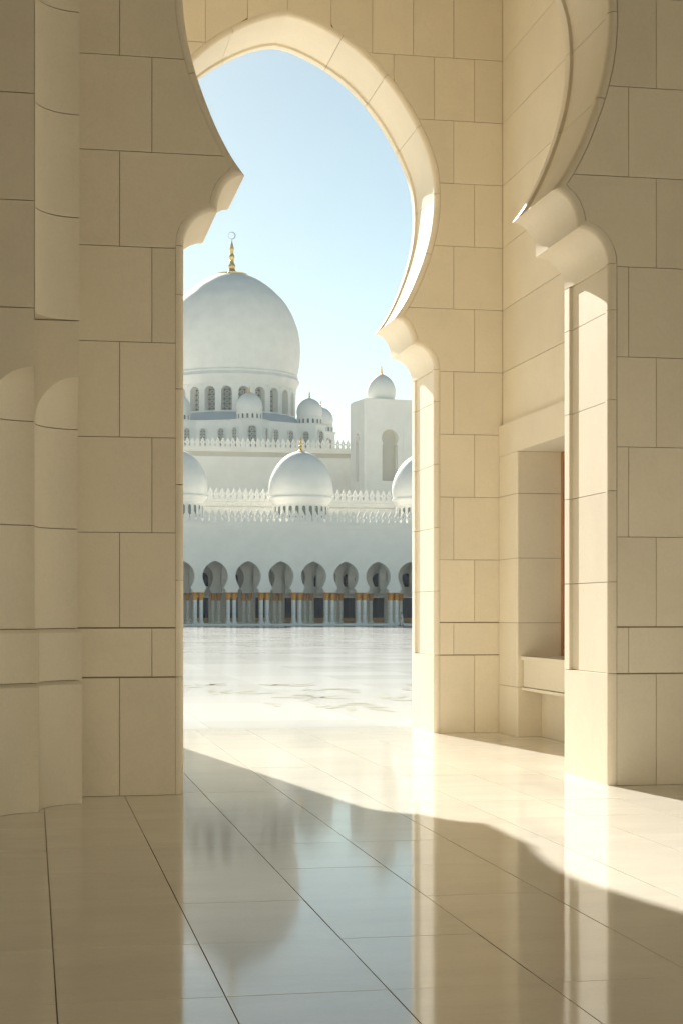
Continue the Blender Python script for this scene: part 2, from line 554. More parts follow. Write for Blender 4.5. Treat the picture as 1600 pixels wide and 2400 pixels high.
def facing_stone(parent, y0, xa, xb, z0, z1, side, g=0.0028, gz0=0.0035, gz1=0.0035, depth=0.05):
    """one facing slab between the joints xa..xb, z0..z1, cut by the arch where it reaches it"""
    za, zb = z0 + gz0, z1 - gz1
    xa, xb = xa + g, xb - g
    if zb - za < 0.02 or xb - xa < 0.02:
        return
    def edge(z):
        wv = W_TRIM(z) if z <= Z_TRIM else -1
        return None if wv < 0 else wv + 0.004
    n = 14
    zz = [za + (zb - za) * i / n for i in range(n + 1)]
    for ci in (NOTCH, TIP):
        zq = offset_path(TRIM)[ci][1]
        zz += [z for z in (zq - 0.012, zq - 0.001, zq + 0.001, zq + 0.012) if za < z < zb]
    zz += [z for z in (Z_TRIM - 0.06, Z_TRIM - 0.03, Z_TRIM - 0.015, Z_TRIM - 0.006, Z_TRIM - 0.001, Z_TRIM + 0.001) if za < z < zb]
    zz.sort()
    cut = False
    rows = []
    for z in zz:
        e = edge(z)
        l, r = xa, xb
        if e is not None:
            if side > 0 and CX + e > l:
                l = min(CX + e, r); cut = True
            if side < 0 and CX - e < r:
                r = max(CX - e, l); cut = True
        rows.append((l, r, z))
    if not cut:
        rows = [rows[0], rows[-1]]
    rows2 = rows
    if all(r - l < 0.004 for l, r, z in rows2):
        return
    # trim away slivers at the ends
    while len(rows2) > 2 and rows2[0][1] - rows2[0][0] < 1e-4 and rows2[1][1] - rows2[1][0] < 1e-4:
        rows2 = rows2[1:]
    while len(rows2) > 2 and rows2[-1][1] - rows2[-1][0] < 1e-4 and rows2[-2][1] - rows2[-2][0] < 1e-4:
        rows2 = rows2[:-1]
    poly = [(l, z) for l, r, z in rows2] + [(r, z) for l, r, z in reversed(rows2)]
    # merge doubles
    cl = []
    for p in poly:
        if not cl or math.hypot(p[0] - cl[-1][0], p[1] - cl[-1][1]) > 1e-4:
            cl.append(p)
    if math.hypot(cl[0][0] - cl[-1][0], cl[0][1] - cl[-1][1]) < 1e-4:
        cl.pop()
    if len(cl) < 3:
        return
    if cut:
        # strip faces: robust for concave outlines
        vs, fs = [], []
        m = len(rows2)
        for l, r, z in rows2:
            vs += [(l, y0, z), (r, y0, z), (r, y0 + depth, z), (l, y0 + depth, z)]
        for i in range(m - 1):
            a, b = 4 * i, 4 * i + 4
            fs += [[a, a + 1, b + 1, b], [a + 1, a + 2, b + 2, b + 1], [a + 3, a, b, b + 3]]
        fs += [[0, 3, 2, 1], [4 * m - 4, 4 * m - 3, 4 * m - 2, 4 * m - 1]]
        me = new_mesh('facing_stone', vs, fs, 'stone')
    else:
        me = MB().prism_y(cl, y0, y0 + depth).mesh('facing_stone', 'stone')
    return obj('facing_stone', me, parent)

def stone_courses(parent, y0, xl, xr, ztop, even, odd, pitch):
    for k in range(len(COURSES) - 1):
        z0, z1 = COURSES[k], COURSES[k + 1]
        if z0 >= ztop:
            break
        z1 = min(z1, ztop)
        gz0 = 0.007 if k in (1, 2) else 0.003
        gz1 = 0.007 if k in (0, 1) else 0.003
        if k == 0: gz0 = 0.002
        is_even = (k == 0) or (k >= 2 and k % 2 == 0)
        js = even if is_even else odd
        for side in (-1, 1):
            lo, hi = (xl, CX) if side < 0 else (CX, xr)
            base = js[0] if side < 0 else js[1]
            xs = [base + side * pitch * m for m in range(0, 31)]
            if z0 > 8.0: xs += [base - side * pitch * m for m in range(1, 8)]
            xs = sorted(xs)
            if z0 > 8.8:
                xs = [js[1] + pitch * m for m in range(-30, 31)]
            xs = [x for x in xs if lo + 0.36 < x < hi - 0.14]
            xs = [lo] + xs + [hi]
            if z0 < 9.5:
                # drop joints that the opening swallows
                wmin = min([v for v in (W_TRIM(z0 + (z1 - z0) * t / 6) for t in range(7)) if v >= 0] or [0])
                xs = [x for x in xs if (x >= CX + wmin - 0.0 or x == lo) and side > 0 or (x <= CX - wmin or x == hi) and side < 0]
            for a, b in zip(xs[:-1], xs[1:]):
                facing_stone(parent, y0, a, b, z0, z1, side, gz0=gz0, gz1=gz1)

near = thing('arched_wall', 'shaded cream stone wall with the near cusped horseshoe arch framing the view', 'wall', (CX, YF, 0))
far = thing('arched_wall', 'sunlit-edged cream stone wall with the farther pointed horseshoe arch opening onto the courtyard', 'wall', (CX, YB, 0))
near.location = (0, 0, 0); far.location = (0, 0, 0)
core_wall(near, YF, -1.0, 9.5, 12.0)
core_wall(far, YB, -22.0, 14.0, 14.0, others=(CX - 6.4, CX - 12.8, CX - 19.2))  # side arches added out of view to let sun onto the gallery floor
arch_lining(near, YF)
arch_lining(far, YB)
stone_courses(near, YF, 0.2, 7.9, 10.6, (0.75, 5.674), (1.03, 5.405), 0.55)
stone_courses(far, YB, 0.4, 6.155, 10.6, (0.763, 5.767), (1.048, 5.482), 0.548)

# ------------------------------------------------------------------ coved corner pier on the left
pier = thing('coved_corner_pier', 'stepped stone corner pier with scooped coved edges left of the near arch', 'pier', (0, 0, 0))
def cove_section(xl, xc, yf, yb, rx, ry, n=12):
    pts = [(xl, yf)]
    if rx > 1e-4:
        for i in range(n + 1):
            a = PI / 2 * i / n
            pts.append((xc - rx * math.cos(a), yf + ry * math.sin(a)))
    else:
        for i in range(n + 1):
            pts.append((xc, yf))
    pts += [(xc, yb), (xl, yb)]
    return pts
def loft(sections, name, m='stone', smooth=30, parent=None):
    vs, fs = [], []
    k = len(sections[0][0])
    for poly, z in sections:
        vs += [(x, y, z) for x, y in poly]
    for s in range(len(sections) - 1):
        for i in range(k):
            j = (i + 1) % k
            fs.append([s * k + i, s * k + j, (s + 1) * k + j, (s + 1) * k + i])
    fs.append(list(range(k))[::-1])
    fs.append(list(range((len(sections) - 1) * k, len(sections) * k)))
    o = obj(name, new_mesh(name, vs, fs, m, smooth), parent)
    md = o.modifiers.new('weighted_normals', 'WEIGHTED_NORMAL'); md.keep_sharp = True; md.weight = 80
    return o
G = 0.0035
def corner_block(xl, xc, yf, yb, rx, ry, fillet=None):
    for k in range(len(COURSES) - 1):
        z0, z1 = COURSES[k], COURSES[k + 1]
        if z0 > 10: break
        a, b = z0 + (0.002 if k == 0 else G), z1 - G
        pj = 0.035 if k < 2 else 0.0
        ch = 0.030 if k < 2 else 0.0
        if k <= 3:
            top = z1
            sec = [(cove_section(xl, xc + pj, yf - pj, yb, rx, ry), a), (cove_section(xl, xc + pj, yf - pj, yb, rx, ry), b - ch)]
            if ch:
                sec.append((cove_section(xl, xc + pj * 0.25, yf - pj * 0.25, yb, rx, ry), b))
            loft(sec, 'coved_stone', parent=pier)
        elif k == 4:
            # quarter-dome head of the scoop, then the square corner
            sec = []
            hd = 0.375
            for i in range(11):
                t = i / 10 * PI / 2
                sec.append((cove_section(xl, xc, yf, yb, rx * math.cos(t), ry * math.cos(t)), a + hd * math.sin(t)))
            sec.append((cove_section(xl, xc, yf, yb, 0, 0), b))
            loft(sec, 'coved_stone', parent=pier, smooth=35)
        else:
            loft([(cove_section(xl, xc, yf, yb, 0, 0), a), (cove_section(xl, xc, yf, yb, 0, 0), b)], 'corner_stone', parent=pier)
            if fillet:
                fx, fy, r = fillet      # concave quarter fillet in the inner corner above
                poly = [(fx, fy)]
                for i in range(13):
                    t = PI / 2 * i / 12
                    poly.append((fx + r - r * math.cos(t), fy - r + r * math.sin(t)))
                loft([(poly, a), (poly, b)], 'concave_fillet_stone', parent=pier)
corner_block(-0.5, 0.375, 13.43, 14.398, 0.355, 0.45, fillet=(0.022, 13.428, 0.355))
corner_block(-2.6, 0.018, 12.93, 13.90, 0.36, 0.42)
# joint body inside the pier
pc = MB()
pc.prism(cove_section(-0.45, 0.355, 13.455, 14.35, 0.36, 0.45), 0.0, 3.13)
pc.box(-0.45, 0.355, 13.455, 14.35, 3.97, 11.5)
pc.prism(cove_section(-2.55, -0.004, 12.955, 13.85, 0.36, 0.42), 0.0, 3.13)
pc.box(-2.55, -0.004, 12.955, 13.85, 3.97, 11.5)
obj('joint_body', pc.mesh('joint_body', 'mortar', 30), pier)

# ------------------------------------------------------------------ side wall with the window niche
side = thing('niche_wall', 'cream stone side wall with a deep window niche between the two arches', 'wall')
XS, XP = 6.155, 6.098
core = MB()
core.box(XS + 0.05, 8.0, YF + TW - 0.1, YB + 0.05, 4.05, 12.0)
core.box(6.9, 8.0, YF + TW - 0.1, YB + 0.05, 0, 4.05)
obj('wall_core', core.mesh('wall_core', 'mortar'), side)
Z_SUR, Z_NI = 4.07, 3.665
Y_J0, Y_J1 = 20.27, YB - 0.004       # jamb stones next to the far arch wall
YE = YF + TW + 0.003
N0 = 16.62                            # other side of the niche
zc = [Z_SUR] + [z for z in COURSES if z > Z_SUR + 0.3 and z < 10.7]
for a, b in zip(zc[:-1], zc[1:]):
    for q0, q1 in ((18.35, YB - 0.004), (YE, 18.35)):
        obj('facing_stone', MB().box(XS, XS + 0.09, q0 + G, q1 - G, a + (0.001 if a == Z_SUR else G), b - G).mesh('facing_stone', 'stone'), side)
# lintel
obj('lintel_stone', MB().box(XP, 6.92, YE, Y_J1, Z_NI, Z_SUR).mesh('lintel_stone', 'stone'), side)
jc = [0.0, 0.637, 1.463, 2.294, 3.125, Z_NI - 0.001]
for q0, q1 in ((Y_J0, Y_J1), (YE, N0)):
    for a, b in zip(jc[:-1], jc[1:]):
        pr = [(XP + 0.02, q1), (XP, q1 - 0.02), (XP, q0 + 0.02), (XP + 0.02, q0), (6.92, q0), (6.92, q1)]
        obj('jamb_stone', MB().prism(pr, a + (0.002 if a == 0 else 0.004), b - 0.003).mesh('jamb_stone', 'stone'), side)
obj('joint_body', MB().box(XP + 0.012, 6.9, Y_J0 + 0.012, Y_J1 - 0.01, 0, Z_NI).box(XP + 0.012, 6.9, YE + 0.01, N0 - 0.012, 0, Z_NI).mesh('joint_body', 'mortar'), side)
# bench-like sill: lower wall set back, panel above, thin overhanging slab
obj('niche_base_stone', MB().box(6.43, 6.9, N0 + 0.003, Y_J0 - 0.003, 0.002, 0.60).mesh('niche_base_stone', 'stone'), side)
obj('sill_ledge', MB().box(6.165, 6.9, N0 + 0.003, Y_J0 - 0.003, 0.60, 0.637).mesh('sill_ledge', 'stone'), side)
obj('sill_panel', MB().box(6.185, 6.9, N0 + 0.003, Y_J0 - 0.012, 0.645, 0.985).mesh('sill_panel', 'stone'), side)
obj('sill_slab', MB().box(6.15, 6.9, N0 + 0.003, Y_J0 - 0.006, 0.987, 1.035).mesh('sill_slab', 'stone'), side)
win = thing('window', '', '')
del win['label']; del win['category']
win.name = 'wooden_window'
win.parent = side
fr = MB()
fr.box(6.69, 6.79, Y_J0 - 0.10, Y_J0 - 0.002, 1.037, Z_NI - 0.002)
fr.box(6.69, 6.79, N0 + 0.002, N0 + 0.10, 1.037, Z_NI - 0.002)
fr.box(6.69, 6.79, N0 + 0.10, Y_J0 - 0.10, Z_NI - 0.10, Z_NI - 0.002)
fr.box(6.69, 6.79, N0 + 0.10, Y_J0 - 0.10, 1.037, 1.13)
fr.box(6.705, 6.78, 18.40, 18.48, 1.13, Z_NI - 0.10)
obj('frame', fr.mesh('frame', 'wood'), win)
obj('pane', MB().box(6.735, 6.75, N0 + 0.10, 18.40, 1.13, Z_NI - 0.10).mesh('pane', 'glass'), win)
obj('pane', MB().box(6.735, 6.75, 18.48, Y_J0 - 0.10, 1.13, Z_NI - 0.10).mesh('pane', 'glass'), win)

# ------------------------------------------------------------------ rest of the gate hall (mostly out of frame)
hall = struct(obj('hall_enclosure', MB()
    .box(-22.0, -0.3, YF + TW - 0.2, YF + TW, 0, 12.0)       # inner wall of a gallery added out of view for bounce light
    .box(-22.0, 0.3, YB - 0.002, YB + 0.02, 9.5, 12.0)
    .box(-22.4, -22.0, YF + TW - 0.2, YB + 1.2, 0, 12.0)
    .box(-14, -2.55, 12.93, 13.9, 0, 12.0)                  # wall running on to the left
    .box(8.0, 18, 12.93, 14.3, 0, 12.0)
    .box(-22.4, 8.1, YF + 0.03, YB + 0.9, 10.6, 10.9)        # ceiling of the gallery
    .box(-14, 18, -14, YF + 0.3, 11.6, 12.0)                # ceiling of the hall
    .box(-14.4, -14, -14, 14, 0, 12.0)
    .box(18, 18.4, -14, 14, 9.0, 12.0).box(18, 18.4, -4, -2, 0, 9.0).box(18, 18.4, 6, 8, 0, 9.0)  # side left open between piers for more fill light
    .box(-14, 18, -14.4, -14, 6.2, 12.0)  # upper rear wall added behind the camera to cut light high up
    .mesh('hall_enclosure', 'plaster')))

# the wing added out of view behind the camera to bounce warm sunlight into the hall
wing = MB()
for i in range(-9, 10):
    wing.box(i * 7.0 - 1.5, i * 7.0 + 1.5, -64.0, -62.0, 0, 8.0)
wing.box(-65, 65, -64.05, -61.9, 8.0, 17.0).box(-65, 65, -64.0, -61.6, 17.0, 17.6).box(-65, 65, -70.0, -69.5, 0, 17.0)
struct(obj('bounce_wing', wing.mesh('bounce_wing', 'plaster')))

# ------------------------------------------------------------------ inlaid leaves in the court
def floor_pt(u, v):
    s = (u - 800) / F_PX
    d = CAM_H * F_PX / (v - 1435.0)
    sa, ca = math.sin(YAW), math.cos(YAW)
    return d * (sa + s * ca), d * (ca - s * sa)
strokes = [(890,275,1000,265,7,-4),(960,284,1090,272,7,-3),(1050,262,1295,260,5,-4),(1100,250,1250,250,4,-2),(1100,285,1165,288,13,2),
 (1235,283,1425,306,7,-3),(1205,272,1370,278,5,-2),(600,210,900,214,5,-2),(745,195,880,203,5,-2),(820,183,905,209,7,4),(905,207,1110,219,5,2),
 (900,215,1050,200,5,-3),(800,236,905,208,4,4),(615,262,670,270,4,2),(550,250,690,255,2,0),(185,172,242,170,11,-3),(210,180,250,191,8,2),
 (265,178,350,181,6,3),(270,175,350,162,6,3),(365,177,515,168,5,-3),(380,183,640,180,5,2),(805,164,870,157,6,-2),(860,169,1080,153,5,-5),
 (1000,157,1190,165,5,-3),(1100,170,1190,181,4,-2),(520,125,740,131,5,2),(600,131,760,122,4,-3),(760,126,890,121,4,-2),(700,134,900,130,4,2),
 (160,137,310,120,5,-5),(100,118,140,131,5,2),(25,124,75,131,6,-2),(25,174,70,150,5,3),(1315,212,1400,210,11,-3),(1415,213,1500,203,6,2),
 (1380,223,1540,231,5,2),(1490,124,1545,131,6,-2),(1460,158,1545,165,6,-2),(180,124,320,130,4,2),(30,146,160,142,3,-1)]
for (ax, ay, bx, by, hw, bow) in strokes:
    k = 0.35714
    pts = []
    n = 10
    L_, R_ = [], []
    for i in range(n + 1):
        t = i / n
        x = ax + (bx - ax) * t
        y = ay + (by - ay) * t + bow * math.sin(PI * t)
        hwid = 0.85 * hw * (math.sin(PI * min(1, t * 1.15 + 0.02)) ** 0.8 if t < 0.85 else (1 - t) / 0.15 * 0.35)
        hwid = max(hwid, 0.35)
        L_.append(floor_pt(420 + x * k, 1560 + (y - hwid) * k))
        R_.append(floor_pt(420 + x * k, 1560 + (y + hwid) * k))
    vs = [(p[0], p[1], 0.003) for p in L_] + [(p[0], p[1], 0.003) for p in R_]
    fs = [[i, i + 1, n + 2 + i, n + 1 + i] for i in range(n)]
    obj('inlay_leaf', new_mesh('inlay_leaf', vs, fs, 'inlay'), court)

# ------------------------------------------------------------------ far arcade across the court
YA = 195.0
arc = thing('courtyard_arcade', 'white marble arcade with gilded column capitals across the courtyard', 'arcade')
PITCH, C0 = 3.96, 17.5
NB0, NB1 = -4, 11
ACEN = [C0 + PITCH * k for k in range(NB0, NB1 + 1)]
a_half = [(1.30, 3.97)] + [(1.30 - 0.06, 4.08)] + lobe(1.28, 4.10, 1.10, 4.36, 4) + [(1.06, 4.42), (1.02, 4.50)]
a_hs = catmull([(1.02, 4.52), (1.20, 4.80), (1.36, 5.15), (1.48, 5.55), (1.53, 5.92), (1.48, 6.30), (1.34, 6.68), (1.12, 7.02),
                (0.82, 7.32), (0.48, 7.54), (0.2, 7.66), (0.0, 7.73)], 2)
a_half += a_hs
def arcade_wall(mb, yf, yb, centers, half_pts, hp, zb, ztop):
    for cxx in centers:
        for s in (-1, 1):
            for (wa, za), (wb, zb2) in zip(half_pts[:-1], half_pts[1:]):
                for y in (yf, yb):
                    mb.add([(cxx + s * wa, y, za), (cxx + s * hp, y, za), (cxx + s * hp, y, zb2), (cxx + s * wb, y, zb2)], [[0, 1, 2, 3]])
                mb.add([(cxx + s * wa, yf, za), (cxx + s * wa, yb, za), (cxx + s * wb, yb, zb2), (cxx + s * wb, yf, zb2)], [[0, 1, 2, 3]])
            mb.add([(cxx + s * half_pts[0][0], yf, zb), (cxx + s * hp, yf, zb), (cxx + s * hp, yb, zb), (cxx + s * half_pts[0][0], yb, zb)], [[0, 1, 2, 3]])
        zt = half_pts[-1][1]
        for y in (yf, yb):
            mb.add([(cxx - hp, y, zt), (cxx + hp, y, zt), (cxx + hp, y, ztop), (cxx - hp, y, ztop)], [[0, 1, 2, 3]])
    return mb
XA0, XA1 = ACEN[0] - PITCH / 2, ACEN[-1] + PITCH / 2
mb = arcade_wall(MB(), YA, YA + 1.5, ACEN, a_half, PITCH / 2, 3.97, 12.0)
obj('front_wall', mb.mesh('front_wall', 'white'), arc)
# inner arcade, back wall, roof slab, step
mb = arcade_wall(MB(), YA + 7.6, YA + 8.8, [24.35 + 3.85 * k for k in range(-5, 9)], a_half, 3.85 / 2, 3.97, 9.2)
obj('inner_wall', mb.mesh('inner_wall', 'white'), arc)
mb = MB().box(XA0, XA1, YA + 1.6, YA + 17.4, 9.0, 9.4)
mb.box(XA0, XA0 + 0.4, YA + 1.6, YA + 17, 0, 9.0).box(XA1 - 0.4, XA1, YA + 1.6, YA + 17, 0, 9.0)
obj('gallery_ceiling', mb.mesh('gallery_ceiling', 'white'), arc)
WINX = [21.63 - 3.86 + 3.866 * k for k in range(-3, 12)]
YW = YA + 17.0
bw = MB()
xs = [XA0] + [q for x in WINX for q in (x - 0.82, x + 0.82)] + [XA1]
for i in range(0, len(xs), 2):
    bw.box(xs[i], xs[i + 1], YW, YW + 0.5, 0, 9.0)
for x in WINX:
    bw.box(x - 0.82, x + 0.82, YW + 0.001, YW + 0.499, 3.55, 4.95)
    bw.box(x - 0.82, x + 0.82, YW + 0.001, YW + 0.499, 6.75, 9.0)
    n = 10
    for s in (-1, 1):     # spandrels that round the upper light
        poly = [(x + s * 0.82, 6.752), (x, 6.752)] + [(x + s * 0.82 * math.sin(PI / 2 * i / n), 5.75 + 0.98 * math.cos(PI / 2 * i / n) ** 0.85) for i in range(n + 1)]
        bw.prism_y(poly, YW + 0.002, YW + 0.40)
obj('back_wall', bw.mesh('back_wall', 'white'), arc)
for x in WINX:
    d = bpy.data.objects.new('glazed_door', None); COL.objects.link(d); d.parent = arc; d.location = (x, YW, 0)
    obj('pane', MB().box(-0.80, 0.80, 0.22, 0.26, 0.72, 3.54).mesh('pane', 'glass'), d)
    obj('kick_panel', MB().box(-0.81, 0.81, 0.04, 0.26, 0.24, 0.85).mesh('kick_panel', 'tanwood'), d)
    obj('mullion', MB().box(-0.03, 0.03, 0.16, 0.215, 0.72, 3.54).mesh('mullion', 'black'), d)
    obj('upper_pane', MB().box(-0.81, 0.81, 0.22, 0.26, 4.95, 6.74).mesh('upper_pane', 'glass'), d)
obj('step', MB().box(XA0, XA1, YA - 1.3, YA + 17.6, -0.05, 0.235).mesh('step', 'white'), arc)

# transverse arches that tie the front row to the inner row at every springing
for k in range(-2, 10):
    xc = C0 + PITCH * (k - 0.5)
    tr = MB()
    yc_, hp_ = YA + 4.55, 3.04
    hp_pts = [(w_ * 1.55, z_) for w_, z_ in a_half]
    for s_ in (-1, 1):
        for (wa, za), (wb, zb2) in zip(hp_pts[:-1], hp_pts[1:]):
            for x_ in (xc - 0.42, xc + 0.42):
                tr.add([(x_, yc_ + s_ * wa, za), (x_, yc_ + s_ * hp_, za), (x_, yc_ + s_ * hp_, zb2), (x_, yc_ + s_ * wb, zb2)], [[0, 1, 2, 3]])
            tr.add([(xc - 0.42, yc_ + s_ * wa, za), (xc + 0.42, yc_ + s_ * wa, za), (xc + 0.42, yc_ + s_ * wb, zb2), (xc - 0.42, yc_ + s_ * wb, zb2)], [[0, 1, 2, 3]])
        tr.add([(xc - 0.42, yc_ + s_ * hp_pts[0][0], 3.97), (xc + 0.42, yc_ + s_ * hp_pts[0][0], 3.97), (xc + 0.42, yc_ + s_ * hp_, 3.97), (xc - 0.42, yc_ + s_ * hp_, 3.97)], [[0, 1, 2, 3]])
    tr.box(xc - 0.42, xc + 0.42, yc_ - hp_, yc_ + hp_, 7.73, 9.0)
    obj('transverse_arch', tr.mesh('transverse_arch', 'white'), arc)

# columns in clusters of four under each springing, pairs further in
def column_meshes():
    sh = MB(); n = 10
    sh.lathe([(0.0, 0.34), (0.205, 0.34), (0.205, 3.10), (0.0, 3.10)], n, a0=PI / n)
    shaft = sh.mesh('shaft', 'shaft', 20)
    ba = MB().box(-0.30, 0.30, -0.30, 0.30, 0.236, 0.40)
    ba.lathe([(0.0, 0.40), (0.29, 0.40), (0.30, 0.45), (0.24, 0.50), (0.22, 0.53), (0.0, 0.53)], 12)
    base = ba.mesh('plinth', 'white')
    # palm capital: ring of arching leaves round a flared bell
    ca = MB()
    ca.lathe([(0.0, 3.05), (0.23, 3.05), (0.25, 3.12), (0.20, 3.18), (0.24, 3.45), (0.30, 3.66), (0.27, 3.80), (0.38, 3.90), (0.38, 3.965), (0.0, 3.965)], 12)
    for row, (zb, zt, r0, r1, nn, off) in enumerate(((3.10, 3.50, 0.22, 0.36, 8, 0.0), (3.32, 3.84, 0.26, 0.47, 8, PI / 8))):
        for j in range(nn):
            a = 2 * PI * j / nn + off
            prof = []
            for i in range(6):
                t = i / 5
                r = r0 + (r1 - r0) * t ** 2.2
                z = zb + (zt - zb) * (math.sin(t * PI * 0.62) / math.sin(PI * 0.5 if t < 1 else PI * 0.62) if t < 1 else 0.93)
                wd = 0.085 * math.sin(PI * (0.25 + 0.7 * t)) + 0.01
                prof.append((r, z, wd))
            vs, fs = [], []
            for r, z, wd in prof:
                for sgn in (-1, 0, 1):
                    rr = r + (0.028 if sgn == 0 else 0)
                    vs.append((rr * math.cos(a) - sgn * wd * math.sin(a), rr * math.sin(a) + sgn * wd * math.cos(a), z))
            for i in range(5):
                b = i * 3
                fs += [[b, b + 1, b + 4, b + 3], [b + 1, b + 2, b + 5, b + 4]]
            ca.add(vs, fs)
    cap = ca.mesh('capital', 'shadowed_gold')
    return shaft, base, cap
SHAFT, BASE, CAP = column_meshes()
def column(x, y):
    r = bpy.data.objects.new('column', None); COL.objects.link(r); r.parent = arc; r.location = (x, y, 0)
    obj('shaft', SHAFT, r); obj('plinth', BASE, r); obj('capital', CAP, r)
for k in range(-1, 9):
    xc = C0 + PITCH * (k - 0.5)
    for dx in (-0.36, 0.36):
        for dy in (0.36, 1.14):
            column(xc + dx, YA + dy)
for k in range(-2, 7):
    xc = 24.35 + 3.85 * (k - 0.5)
    for dx in (-0.36, 0.36):
        column(xc + dx, YA + 8.2)

# cornice and parapet with pierced lozenge merlons
def merlon_mesh(wd, ht, dp):
    hw = wd / 2
    out = [(0.86, 0.0), (0.80, 0.06), (0.56, 0.18), (0.62, 0.26), (0.97, 0.44), (0.86, 0.54), (0.60, 0.66), (0.46, 0.76), (0.25, 0.87), (0.0, 1.0)]
    poly = [(hw * a, ht * b) for a, b in out] + [(-hw * a, ht * b) for a, b in reversed(out[:-1])]
    top = out[::-1]
    mb = MB()
    for sg in (-1, 1):       # two halves that leave a pierced triangular eye between them
        side_poly = [(0, 0)] + [(sg * hw * a, ht * b) for a, b in out] + [(0, ht * 0.53), (sg * hw * 0.24, ht * 0.53), (0, ht * 0.33)]
        mb.prism_y(side_poly, 0.0, dp)
    return mb.mesh('merlon', 'white')
def parapet(root, x0, x1, y, zb, ht, spacing, depth, zc0, name_off=0.0):
    """coping (zc0..zb) with merlons standing on it"""
    cp = MB().box(x0, x1, y - 0.30, y + 0.9, zb - 0.32, zb)
    cp.box(x0, x1, y - 0.14, y + 0.8, zc0, zb - 0.32)
    cp.box(x0, x1, y - 0.24, y + 0.8, zc0 - 0.12, zc0)
    obj('cornice', cp.mesh('cornice', 'white'), root)
    me = merlon_mesh(spacing, ht, depth)
    n = int((x1 - x0) / spacing)
    for i in range(n):
        obj('merlon', me, root, (x0 + (i + 0.5) * spacing, y - 0.12, zb - 0.002))
obj('upper_wall', MB().box(XA0, XA1, YA + 0.02, YA + 1.48, 11.9, 12.2).mesh('upper_wall', 'white'), arc)
parapet(arc, 13.0, 52.0, YA + 0.15, 12.45, 1.42, 0.775, 0.12, 11.65)
obj('roof_slab', MB().box(XA0, XA1, YA + 1.5, YA + 17.4, 11.6, 12.0).mesh('roof_slab', 'white'), arc)

def dome(root, x, y, prof, windows, rw, wz0, wz1, fin_scale, fin_z, wname='window', ww=0.5, smooth=40, nseg=56, fin_gold='gold'):
    d = bpy.data.objects.new('dome', None); COL.objects.link(d); d.parent = root; d.location = (x, y, 0)
    obj('shell', MB().lathe(prof, nseg).mesh('shell', 'white', smooth), d)
    # finial
    s = fin_scale
    fp = [(1.75, -0.10), (1.7, 0.0), (0.9, 0.18), (0.52, 0.45), (0.40, 0.75), (0.36, 0.85), (0.62, 1.05), (0.66, 1.35), (0.52, 1.7), (0.32, 1.95), (0.42, 2.05),
          (0.32, 2.15), (0.52, 2.45), (0.55, 2.7), (0.38, 3.05), (0.26, 3.2), (0.34, 3.3), (0.26, 3.4), (0.42, 3.7), (0.36, 4.0), (0.2, 4.3), (0.12, 4.8), (0.0, 5.6)]
    obj('finial', MB().lathe([(r * s, fin_z + z * s) for r, z in fp], 16).mesh('finial', fin_gold, 50), d)
    if windows:
        me = MB()
        h = wz1 - wz0
        poly = [(-ww / 2, 0), (ww / 2, 0), (ww / 2, h - ww / 2)] + [(ww / 2 * math.cos(t * PI / 6), h - ww / 2 + ww / 2 * math.sin(t * PI / 6)) for t in range(1, 6)] + [(-ww / 2, h - ww / 2)]
        me.prism_y(poly, -0.02, 0.06)
        gm_ = me.mesh('window', 'dimglass')
        po = MB()
        q = [(a * 1.22, -0.04 if b == 0 else b * 1.04) for a, b in poly]
        k = len(poly)
        vs = [(a, -0.09, b) for a, b in q] + [(a, -0.09, b) for a, b in poly] + [(a, 0.05, b) for a, b in poly] + [(a, 0.05, b) for a, b in q]
        fs = []
        for i in range(k):
            j = (i + 1) % k
            fs += [[i, j, k + j, k + i], [k + i, k + j, 2 * k + j, 2 * k + i], [i, 3 * k + i, 3 * k + j, j]]
        po.add(vs, fs)
        sm_ = po.mesh('window_surround', 'white')
        for i in range(windows):
            a = 2 * PI * (i + 0.31) / windows
            wo = obj('window', gm_, d, (rw * math.cos(a), rw * math.sin(a), wz0))
            wo.rotation_euler = (0, 0, a + PI / 2)
            wo2 = obj('window_surround', sm_, d, (rw * math.cos(a), rw * math.sin(a), wz0))
            wo2.rotation_euler = (0, 0, a + PI / 2)
    return d
roof_prof = catmull([(0.0, 21.75), (0.9, 21.6), (1.9, 21.1), (2.75, 20.3), (3.4, 19.3), (3.82, 18.3), (4.0, 17.3), (3.97, 16.6), (3.84, 16.05)], 3) + \
    [(3.84, 16.0), (4.02, 15.95), (4.03, 15.75), (3.9, 15.6), (3.62, 15.25), (3.58, 15.1), (3.44, 15.05), (3.44, 11.5)]
for x in (17.37, 33.05, 48.79):
    dome(arc, x, YA + 8.0, roof_prof, 26, 3.44, 13.2, 14.75, 0.36, 21.75, ww=0.42)
# second wall and parapet behind the roof domes
obj('rear_wall', MB().box(0, 64, YA + 17.4, YA + 18.4, 9.4, 16.0).mesh('rear_wall', 'white'), arc)
parapet(arc, 12.5, 57.0, YA + 17.3, 16.3, 1.42, 0.76, 0.12, 15.5)

# ------------------------------------------------------------------ prayer hall with the great dome
ph = thing('prayer_hall', 'great white domed prayer hall rising behind the arcade, with a golden crescent finial', 'building')
YH = 240.0
obj('wall', MB().box(-6, 66, YH, YH + 2, 11.0, 24.4).box(-6, 66, YH - 0.12, YH + 2, 24.4, 24.5).mesh('wall', 'white'), ph)
obj('frieze', MB().box(-6, 66, YH + 0.06, YH + 1.9, 24.3, 25.25).mesh('frieze', 'frieze'), ph)
parapet(ph, 14.5, 62.0, YH + 0.1, 25.9, 1.38, 0.745, 0.12, 25.3)
obj('roof', MB().box(-6, 66, YH + 2, YH + 110, 24.2, 25.0).mesh('roof', 'roof'), ph)

